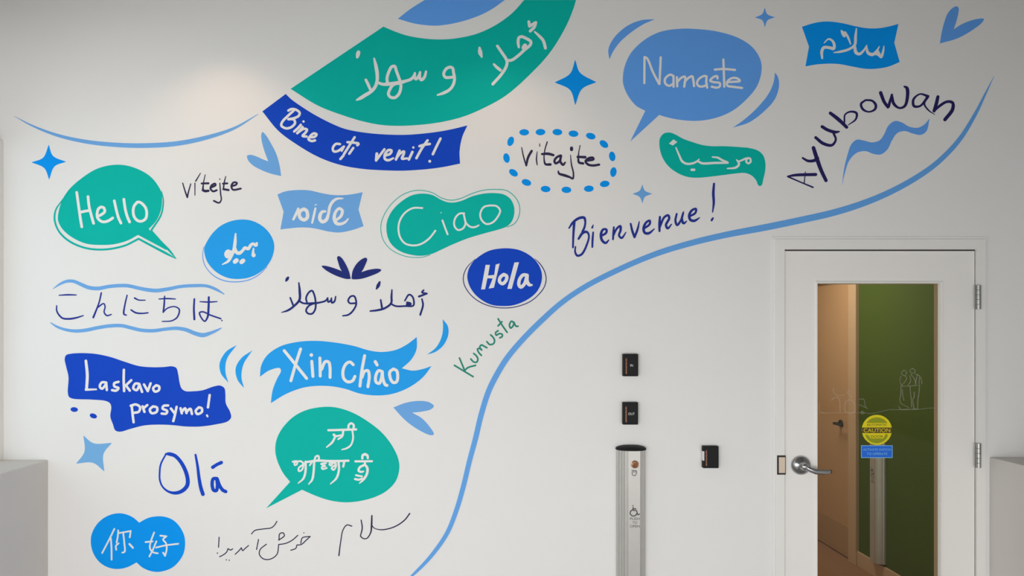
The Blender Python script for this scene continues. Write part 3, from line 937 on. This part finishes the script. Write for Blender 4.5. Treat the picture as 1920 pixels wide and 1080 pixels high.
shape('star_decal', 'small blue star at the top left of the blue Arabic flag', 'star', MEDIUM, vS, '217,92! 245,170 337,208! 250,245 218,327! 188,245 100,210! 185,170')
decal('flag_decal', 'bright blue waving flag with white Arabic script at the top right', 'flag', [
    ('flag', BRIGHT, vS, 'poly', '663,322! 800,280 900,262 1000,260 1150,280 1300,315 1450,340 1600,338 1720,315 1820,288! 1770,515! 1835,745! 1700,800 1550,825 1420,825 1250,795 1100,768 950,765 830,775 705,797! 748,560!', 0, 0),
    ('letter', WHITE, vS, 'letters',
     '905,700,3.5 900,620,5.5 925,572,5.5 1000,575,5.5 1042,585,5.5 1048,530,5 1020,485,4 980,470,3 930,515,2'
     '|1315,345,2.5 1305,440,5 1295,540,5 1230,590,4.5 1130,620,4.5 1045,632,2;1135,370,3 1155,400,7 1170,430,6;1180,390,4 1215,450,4 1245,530,2'
     '|1295,560,5 1310,630,6 1350,650,5 1400,610,4 1440,545,2!;1435,560,3 1455,635,5.5 1510,655,6 1560,610,4 1590,560,2!;1540,645,5 1575,655,5 1610,685,5!;1575,620,4 1610,685,5 1635,620,4 1645,555,2', 5, 1)])
shape('heart_decal', 'blue heart of two petals in the top right corner of the mural', 'heart', MEDIUM, View(1740, 0, 10.8), '240,880! 270,690 320,480 400,270 500,160 580,130 618,170 610,280 570,440 515,600! 650,510 830,430 1000,385 1130,385 1080,470 940,580 750,700 560,790')

vY = View(1460, 150, 4.909)
decal('word_decal', 'large navy word Ayubowan arching over a blue squiggle', 'word', [
    ('letter', vinyl('vinyl_midnight', (0.024, 0.020, 0.12)), vY, 'letters',
     '82,888,3 150,876,5 340,870,6;85,890,3 200,940,2.5 315,988,3;245,845,1.5 235,945,2'
     '|320,625,7 350,720,7.5 390,830,7 435,925,6.5;220,718,3.5 270,745,5 330,740,6 355,720,7'
     '|400,430,6 450,460 520,480,5.5 555,475,3;340,530,5.5 410,585,6 490,600,5 525,550,4 505,490,4.5'
     '|475,305,6 540,355,7 590,400,6.5 625,435,6;605,390,3 610,320,3 660,292,3.5 715,305,4.5 710,360,3.5 640,415,1.5'
     '|800,185,3.5 758,220,4.5 775,270,4.5 830,293,3 885,270,4.5 893,230,5 860,192,4 800,185,3.5'
     '|938,118,6.5 970,200,6 1005,250,5.5!;1010,245,5.5 1042,135,4!;1040,145,5 1060,220,5.5 1110,258,4 1160,240,5 1185,150,6 1180,75,6 1155,60,3'
     '|1375,150,5 1300,130,3 1240,180,4.5 1245,240,5 1300,240,4 1370,160,5!;1365,160,5 1340,220,3.5 1380,280,2.5 1435,318,1'
     '|1465,155,6 1450,220,6.5 1430,285,6!;1430,285,4 1480,240,5 1550,200,5 1600,210,5.5 1600,270,6.5 1530,365,6.5', 6, 0)])
shape('squiggle_decal', 'blue wavy squiggle with pointed ends under the arching navy word', 'squiggle', MEDIUM, vY, '583,970! 610,850 650,740 720,670 800,655 870,680 940,685 1000,640 1040,560 1090,490 1160,470 1240,495 1310,505 1360,470 1388,355! 1340,410 1280,440 1200,430 1130,390 1070,378 1010,420 970,500 930,555 860,575 790,560 720,550 670,590 630,700 600,830')

vM = View(1220, 240, 8.348)
decal('speech_blob_decal', 'green flag-like blob with white Arabic word below the Namaste bubble', 'speech bubble', [
    ('blob', GREEN, vM, 'poly', '135,230 150,150 210,85 300,72 390,105 500,165 650,220 800,265 950,285 1150,285 1400,300 1550,315 1680,355 1760,430 1793,540 1790,670 1760,810 1740,890 1710,910 1680,890 1650,820 1580,745 1480,705 1350,710 1150,735 950,760 750,778 600,770 450,720 300,620 210,510 155,380', 0, 0),
    ('letter', WHITE, vM, 'letters',
     '@355,180! 415,220! 345,275! 285,245!'
     '|395,310,2.5 450,440,3.6 490,520,4.2 560,560,4 650,555,4 720,525,3.5 755,490,2!;740,520,3.6 800,552,4.2 1000,548,4.2 1205,545,3.8;640,655,4.5 680,655,4.5'
     '|965,455,2.5 1050,465,3.6 1110,500,3.8 1200,535,3'
     '|1345,500,2.5 1370,530,3.6 1380,570,4.2 1330,620,4.2 1200,635,2.5'
     '|1365,530,3 1440,500,3.6 1500,475,3.6 1555,480,3.6 1562,530,3.6 1525,555,3.6 1492,520,3.6 1510,480,3.6', 4, 1)])

vU = View(1050, 330, 6.1935)
shape('star_decal', 'light blue star above the handwritten Bienvenue', 'star', LIGHT, vU, '956,98! 985,170 1070,207! 985,245 957,318! 925,245 843,207! 925,170')
decal('word_decal', 'indigo handwritten Bienvenue ! above the long blue swoosh', 'word', [
    ('letter', INDIGO, vU, 'letters',
     '105,605,3 150,540,4.5 220,490,5 280,485,5 293,530,4 285,590,4 260,650,4.5;165,540,5 155,680,4.2 150,830,3.5;215,730,4 265,660,5 310,650,4.5 335,690,3.5 310,800,3.8 250,910,4.2 200,925,4.2 175,880,3.5 180,820,2.5'
     '|385,655,3.3 378,740,4 375,825,3.5;385,570,2 374,600,3.8'
     '|480,695,4 535,660,4.5 538,622,4.2 500,622,4.5 475,680,5 490,750,5 530,778,4.5 565,745,2.5'
     '|625,595,3.5 620,660,4.2 615,735,3.6!;620,690,3.6 660,610,4 700,582,4.5 703,630,4.5 685,690,4 715,720,4.2 765,655,2'
     '|820,555,3.6 840,640,4.5 865,710,4.5!;865,710,4.2 900,620,4.2 920,530,2'
     '|975,610,4 1040,560,4.2 1042,518,4 1000,540,4.5 970,610,5 985,660,5 1030,665,5 1095,615,2'
     '|1160,475,4 1155,560,5 1155,640,4!;1160,590,4 1210,480,4.2 1255,457,4.5 1268,490,4.5 1230,570,4.5 1250,608,4.5 1295,560,2'
     '|1355,440,3.6 1340,520,4.2 1360,570,4.5 1400,520,3.8 1435,415,2!;1430,430,3.6 1415,500,4.5 1435,550,4.5 1470,525,2'
     '|1500,470,4 1570,430,4.2 1578,382,4.2 1530,400,4.5 1500,460,5 1515,510,5 1560,520,5 1620,485,2'
     '|1788,90,4 1780,200,5 1785,310,4.5 1772,420,2.2;1775,490,3.5 1760,515,4', 4.2, 0)])

shape('swoosh_decal', 'long blue swoosh sweeping from the upper right over the door down to the bottom', 'swoosh', vinyl('vinyl_swoosh_blue', (0.145, 0.41, 0.86)), PX,
      '1863.4,143.4,0.5 1845,181,4 1829,213.2,6.5 1799,261.5,8.5 1761,301.8,9.5 1721,331.3,10.3 1667,361,11 1613.7,383,11.8 1560,399.5,12.3 1500,413,12.3 1433,426.8,12.3 1360.4,440.5,11.5 1295,456,11 1230,476,10.5 1165,503.2,10.3 1100,536,10 1055,566,10 1016.4,600,10.3 980,636.5,10.3 951,671,10.5 930,705,10.5 915.5,735,10.3 902,778,10 891.5,822,9.8 879.5,867,9.2 869,911,9 856,955.6,8.6 838,1000,8 807,1044,7 775,1077,4.5 760,1090,1', stroke=10)

vHo = View(860, 460, 9)
decal('oval_decal', 'royal blue oval reading Hola with thin outline', 'oval', [
    ('oval', ROYAL, vHo, 'poly', '145,520 170,400 250,270 370,170 520,90 700,55 860,52 1020,80 1170,150 1290,250 1370,370 1405,500 1390,640 1320,780 1200,890 1050,970 900,1015 740,1025 560,1005 400,930 270,820 190,700 155,600', 0, 0),
    ('outline', NAVY, vHo, 'stroke', '280,230,0.8 150,360,1.5 90,480 78,580 100,680 180,810 300,920 450,1000 650,1050 850,1055 1050,1015 1220,940 1360,820 1450,690 1475,560 1445,430 1370,310 1280,225,0.8', 1.6, 0),
    ('letter', WHITE, vHo, 'letters',
     '@455,330! 527,330! 495,510! 600,500! 625,325! 693,305! 595,715! 505,730! 575,560! 485,555! 445,742! 378,745!'
     '|760,492 702,540 690,610 740,648 800,590 810,520 760,492'
     '|@940,290! 1018,285! 895,735! 820,735!'
     '|1150,505 1090,500 1030,570 1017,670 1050,705 1110,650 1150,530!;1155,505 1155,600 1190,665 1235,670,3.5', 6.3, 1)])

vJ = View(90, 520, 5.647)
shape('wave_decal', 'light blue wavy line above the Japanese greeting', 'wavy line', LIGHT, vJ, '55,120,1 130,70,4 200,42,5.5 270,42,6 350,75,6.5 430,108,7 530,118,7 640,98,6.5 750,88,6.5 850,90,6.5 950,112,6.5 1050,132,7 1150,140,7 1280,122,6.5 1400,98,6 1550,88,6 1680,92,5.5 1780,128,5 1865,178,1.5', stroke=6)
shape('wave_decal', 'light blue wavy line below the Japanese greeting', 'wavy line', LIGHT, vJ, '28,480,1.5 90,520,4 170,550,5 280,568,6 400,560,6.5 520,535,6.5 650,515,6.5 780,512,6.5 880,535,6.5 990,560,6.5 1120,565,6.5 1250,548,6 1360,540,6.5 1460,555,7 1560,595,7.5 1640,612,8 1720,590,6 1790,560,4 1835,537,1.5', stroke=6)
decal('phrase_decal', 'indigo Japanese greeting between two wavy lines', 'phrase', [
    ('letter', INDIGO, vJ, 'letters',
     '118,190,2 210,185,3 300,187,2;92,300,2.2 95,360,2.8 150,430,3.2 220,440,3.6 300,428,3.2 375,405,2'
     '|565,165,2.8 540,270,2.8 480,425,3.6;525,320,2.8 590,278,2.5 605,310,2.5 595,370,2.5 625,405,2.8 672,392,2'
     '|838,190,2.4 815,290,2.8 805,390,3.2 830,400,2.5;918,220,3.2 960,240,2.5 1030,242,2;880,345,2.8 930,375,3.2 1000,382,2.8 1060,375,2.4'
     '|1175,230,2 1260,225,2.8 1350,230,2;1235,200,2.4 1230,290,3.2 1220,370,2.8!;1220,370,2.4 1260,330,2.4 1340,310,2.4 1390,340,2.8 1370,420,2.8 1310,460,2.4 1210,467,2'
     '|1550,230,3.2 1545,330,3.6 1550,445,3.8;1610,258,2 1700,262,2.8 1790,257,2;1703,210,3.6 1700,320,4 1690,420,3.6 1660,465,2.8 1625,430,2.8 1605,375,2.8 1640,365,2.8 1720,400,2.8 1830,438,2.8;1842,457,2.6', 3, 0)])

vX = View(400, 590, 4.174)
decal('ribbon_decal', 'sky blue swallow-tailed ribbon reading Xin chao', 'ribbon', [
    ('ribbon', SKY, vX, 'poly', '365,485! 375,400 420,320 520,250 650,215 800,205 950,218 1100,245 1220,280 1320,292 1430,275 1520,230 1592,175! 1590,270 1550,350 1475,420! 1560,438 1640,425 1708,402! 1640,490 1530,570 1400,620 1280,632 1150,618 1030,580 920,560 800,558 700,572 570,620 450,692! 465,590 500,500 530,440 520,418 440,435', 0, 0),
    ('letter', WHITE, View(530, 640, 8), 'letters',
     '25,140 180,330 360,555;270,115 200,330 125,590'
     '|438,300 455,525;432,205,6.6'
     '|560,250 565,520;585,420 640,305 690,310 710,380 712,540'
     '|1060,350,5.5 1010,310 950,340 905,450 920,560 980,608 1050,590 1085,525,5.5'
     '|1230,215 1190,430 1160,670;1190,540 1230,450 1280,440 1300,520 1280,680'
     '|1390,305,6 1418,355,5.5;1495,455 1440,440 1397,520 1402,610 1450,630 1480,560 1495,460!;1495,455 1505,560 1540,650 1565,660'
     '|1660,415 1608,460 1618,560 1660,618 1710,605 1727,520 1710,440 1660,415', 5.6, 1)])
shape('arc_decal', 'outer of two sky blue arcs left of the Xin chao ribbon', 'arc', SKY, vX, '182,238! 100,290 50,380 60,460 118,532! 95,450 105,350', group=None)
shape('arc_decal', 'inner of two sky blue arcs, next to the left end of the Xin chao ribbon', 'arc', SKY, vX, '305,280! 220,340 175,420 190,510 240,573! 220,490 235,390')
shape('arc_decal', 'sky blue crescent at the upper right of the Xin chao ribbon', 'arc', SKY, vX, '1795,35! 1835,90 1838,160 1800,240 1740,290 1672,312! 1740,260 1785,180 1798,100')

decal('word_decal', 'green handwritten word Kumusta slanting up beside the long swoosh', 'word', [
    ('letter', KGREEN, View(840, 590, 8.307), 'letters',
     '100,790 250,880 390,965;178,675 260,870;260,870 310,825 430,790'
     '|355,690 400,735 445,740 465,690 440,640 400,605'
     '|520,635 480,590 460,535 490,528 525,550!;525,550 495,505 520,472 560,490 605,515'
     '|605,420 650,465 710,450 725,400 700,350 665,315'
     '|780,250 742,280 752,320 800,295 845,310 840,345 805,360'
     '|780,65 840,160 920,275;840,110 780,175'
     '|1030,130 990,102 957,160 975,208 1010,180 1030,120!;1025,120 1060,180 1090,180', 3.2, 0)])

vLa = View(110, 650, 5.647)
decal('banner_decal', 'royal blue stepped banner reading Laskavo prosymo!', 'banner', [
    ('banner', ROYAL, vLa, 'poly', '65,130 80,90 130,75 250,68 400,78 550,110 700,160 850,205 1000,218 1120,215 1200,208 1245,225 1265,290 1280,380 1300,440 1340,470 1430,472 1530,460 1640,422 1710,412 1755,440 1765,500 1770,600 1815,690 1825,750 1790,790 1650,825 1500,845 1350,845 1200,830 1050,825 900,835 760,870 650,900 600,885 575,820 548,740 558,640 545,600 500,575 350,560 150,550 110,530 98,480 105,320 80,210', 0, 0),
    ('letter', WHITE, vLa, 'letters',
     '290,150,5 305,300,5.6 297,450,5.2!;290,455,4.5 400,452,3'
     '|505,380 460,378 437,420 460,445 505,395!;505,385 512,458'
     '|635,372 590,388 592,420 635,438 610,465 567,460|692,245 690,350 695,470;770,355 715,408;712,408 755,465'
     '|850,392 812,392 792,440 828,460 855,410!;855,395 885,478|905,400 945,470!;945,470 975,388'
     '|1035,408 1002,440 1020,475 1062,460 1065,422 1035,408'
     '|775,630 785,720 795,800;765,625 820,612 862,640 850,688 800,700|890,632 910,690;902,650 940,618'
     '|1000,632 967,665 985,703 1038,690 1043,645 1000,632|1160,622 1112,627 1102,655 1150,680 1140,708 1092,708'
     '|1190,655 1225,700!;1250,637 1235,710 1215,788|1292,652 1305,705!;1305,690 1340,652 1355,702!;1355,690 1395,657 1413,712'
     '|1485,642 1452,680 1470,713 1517,690 1515,652 1485,642|1600,512 1582,642;1571,726,3.6 1577,738,3.6', 4.6, 1)])
vDt = View(120, 760, 8.31)
for (cx, cy, ang, lab) in ((160, 65, 5, 'left of two small royal blue dots under the Laskavo prosymo banner'), (458, 165, 20, 'right of two small royal blue dots under the Laskavo prosymo banner')):
    a = Art(WALLP, 0, T1); x, y = vDt(cx, cy); a.disk(x, y, 6.9, 4.4, math.radians(ang))
    c = a.centre(); c.y = 0
    tag(link('dot_decal', a.bm, ROYAL, origin=c), lab, 'dot', 'royal blue dots under the stepped banner')
shape('star_decal', 'pale blue tilted star between the stepped banner and the twin blue circles', 'star', vinyl('vinyl_pale_blue', (0.19, 0.46, 0.80)), vDt, '303,470! 460,590 745,585! 615,760 628,1028! 450,895 190,908! 320,720')

decal('word_decal', 'royal blue handwritten Ola with an accent, low on the left', 'word', [
    ('letter', ROYAL, View(280, 830, 9), 'letters',
     '275,190,3 330,190,6.5 430,220,6.8 520,310,6.8 600,450,7.2 645,600,7.4 640,720,7.6 560,810,7.2 450,848,6.2 330,828,4.2 230,750,3.2 180,640,3.2 175,500,3.2 195,360,3.2 280,195,3'
     '|780,205,4 815,400,5 840,600,6 870,760,6.8 905,870,7'
     '|1140,605 1080,610 1060,700 1085,800 1130,808 1150,720 1140,620!;1145,610 1185,720 1240,800 1290,825;1070,415,6.5 1140,370,6 1215,335,6.5', 6.4, 0)])

vP = View(490, 740, 4.909)
decal('speech_bubble_decal', 'green speech bubble with white Punjabi script', 'speech bubble', [
    ('bubble', GREEN, vP, 'poly', '128,500 145,400 200,300 300,200 420,140 580,112 700,120 850,170 1000,260 1120,360 1210,480 1260,590 1270,680 1240,790 1160,880 1050,940 900,980 760,990 620,970 500,930 375,875! 45,1045! 265,802! 200,720 145,600', 0, 0),
    ('letter', WHITE, View(540, 780, 7.7125), 'letters',
     '585,205,4.2 780,200,4.2 985,193,4.2;800,210,4 785,290,4 725,335,3;665,270,5 680,290,4 780,275,3.2;690,285,3.6 640,380,4 560,450,2.5'
     '|930,200 942,320 910,420 850,465 780,485,2.2;875,190,4 880,130,4 915,105,4 950,130,4 945,195,4'
     '|70,660,3.5 130,655,3.5 130,695,3.2 100,710,3 95,680,3 130,660,3 190,655,3.4 222,690,3.4 200,780,3.4 160,795,3.4 155,755,3.2 235,690,3.2;255,660,4.2 255,790,4.2 225,900,4 150,970,2;260,665,4 430,645,4.2 600,650,4.2 720,650,4.2 875,645,4.2;345,665,4 315,715,2.5'
     '|380,640,4.2 372,800,4.2 350,920,4 300,985,2;385,650,3.6 400,590,3.6 435,575,3.6 450,610,3.6 430,645,3.6'
     '|550,680 480,692 540,722 492,735 500,765 560,750'
     '|600,700 612,670 640,690 620,715 600,700;640,680 690,682 690,740 660,778 632,755 695,700;730,650,4.2 737,780,4.2 700,900,4 615,980,2;815,660,4 800,730,4'
     '|975,655,4 1215,653,4;1075,612,4.5 1080,570,4.5 1115,553,5 1150,575,4.5 1155,610,4;1115,665,4 1110,700,4.2 1040,740,4.2 1022,790,4.2 1060,808,4 1092,800,3;1110,700,4.2 1148,750,4.6 1140,840,4.6 1090,920,4.2 1035,970,2;985,855,3.6 1030,865,3.6 1070,872,3.6;970,910,4 1020,920,4 1075,905,4', 3.4, 1)])
shape('heart_decal', 'light blue sideways heart between the Xin chao ribbon and the long swoosh', 'heart', LIGHT, vP, '1215,118! 1330,75 1440,58 1540,68 1588,105 1560,135 1480,155 1388,165! 1480,220 1560,310 1588,365 1560,373 1450,325 1330,240')

vZ = View(160, 950, 8.31)
decal('twin_circle_decal', 'two joined bright blue circles with white Chinese characters', 'circle badge', [
    ('twin_circle', BRIGHT, vZ, 'poly', '840,248! 740,165 620,115 510,103 380,130 250,205 150,320 95,450 88,570 120,710 200,840 310,925 430,965 540,968 660,940 800,868! 880,940 980,990 1100,1015 1230,1000 1360,945 1460,850 1530,730 1555,590 1540,450 1470,310 1370,210 1250,160 1120,150 980,175', 0, 0),
    ('letter', WHITE, vZ, 'letters',
     '455,345 380,500 265,720;400,490 410,640 412,825;515,370 510,450 490,560;525,410 710,378!;710,378 695,475;595,420 610,560 615,700 580,715;520,570 480,610 485,670;690,580,3.6 745,640,3.4'
     '|1075,400 1020,550 1010,650 1060,710 1130,725;1110,540 1050,680 1000,775;940,550 1050,540;1170,450 1265,460!;1265,460 1215,510 1260,570 1270,660 1245,765!;1245,765 1215,715;1105,635 1260,600 1450,577', 3.0, 1)])

vR = View(390, 950, 4.8)
decal('phrase_decal', 'thin dark Persian phrase ending in an exclamation mark, at the bottom', 'phrase', [
    ('letter', INK, vR, 'letters',
     '100,275 95,365;85,418,2.4'
     '|105,450 140,432 170,405 180,378!;180,378 205,390 222,380;165,478,2.2;192,482,2.2'
     '|245,428 280,395 300,370!;300,370 312,395 335,375 365,350'
     '|455,295 437,385;392,245 420,215 500,200 570,190 600,165 620,132'
     '|525,338 470,385 463,430 500,470 560,472 620,430 637,340!;637,340 700,330 760,300 808,258;640,300 645,245 675,235 688,260 660,285 635,300'
     '|745,392 790,375 800,345!;800,345 840,340 880,305 920,268!;920,268 850,280 835,330;863,235,2', 1.9, 0)])
decal('word_decal', 'thin dark Arabic word at the bottom left of the long swoosh', 'word', [
    ('letter', INK, vR, 'letters',
     '1815,62,2.5 1770,120,2.3 1680,180,2.2 1570,207,2 1500,195,1.5 1475,170,2;1475,80,2.5 1472,170,3.2 1465,230,2.5 1430,285,2 1395,285,2 1372,265,2!;1372,265,2 1388,190,2.4 1378,120,2'
     '|1295,175,2 1250,165,2 1215,210,2 1195,310,2 1178,440,2.4', 2, 0)])
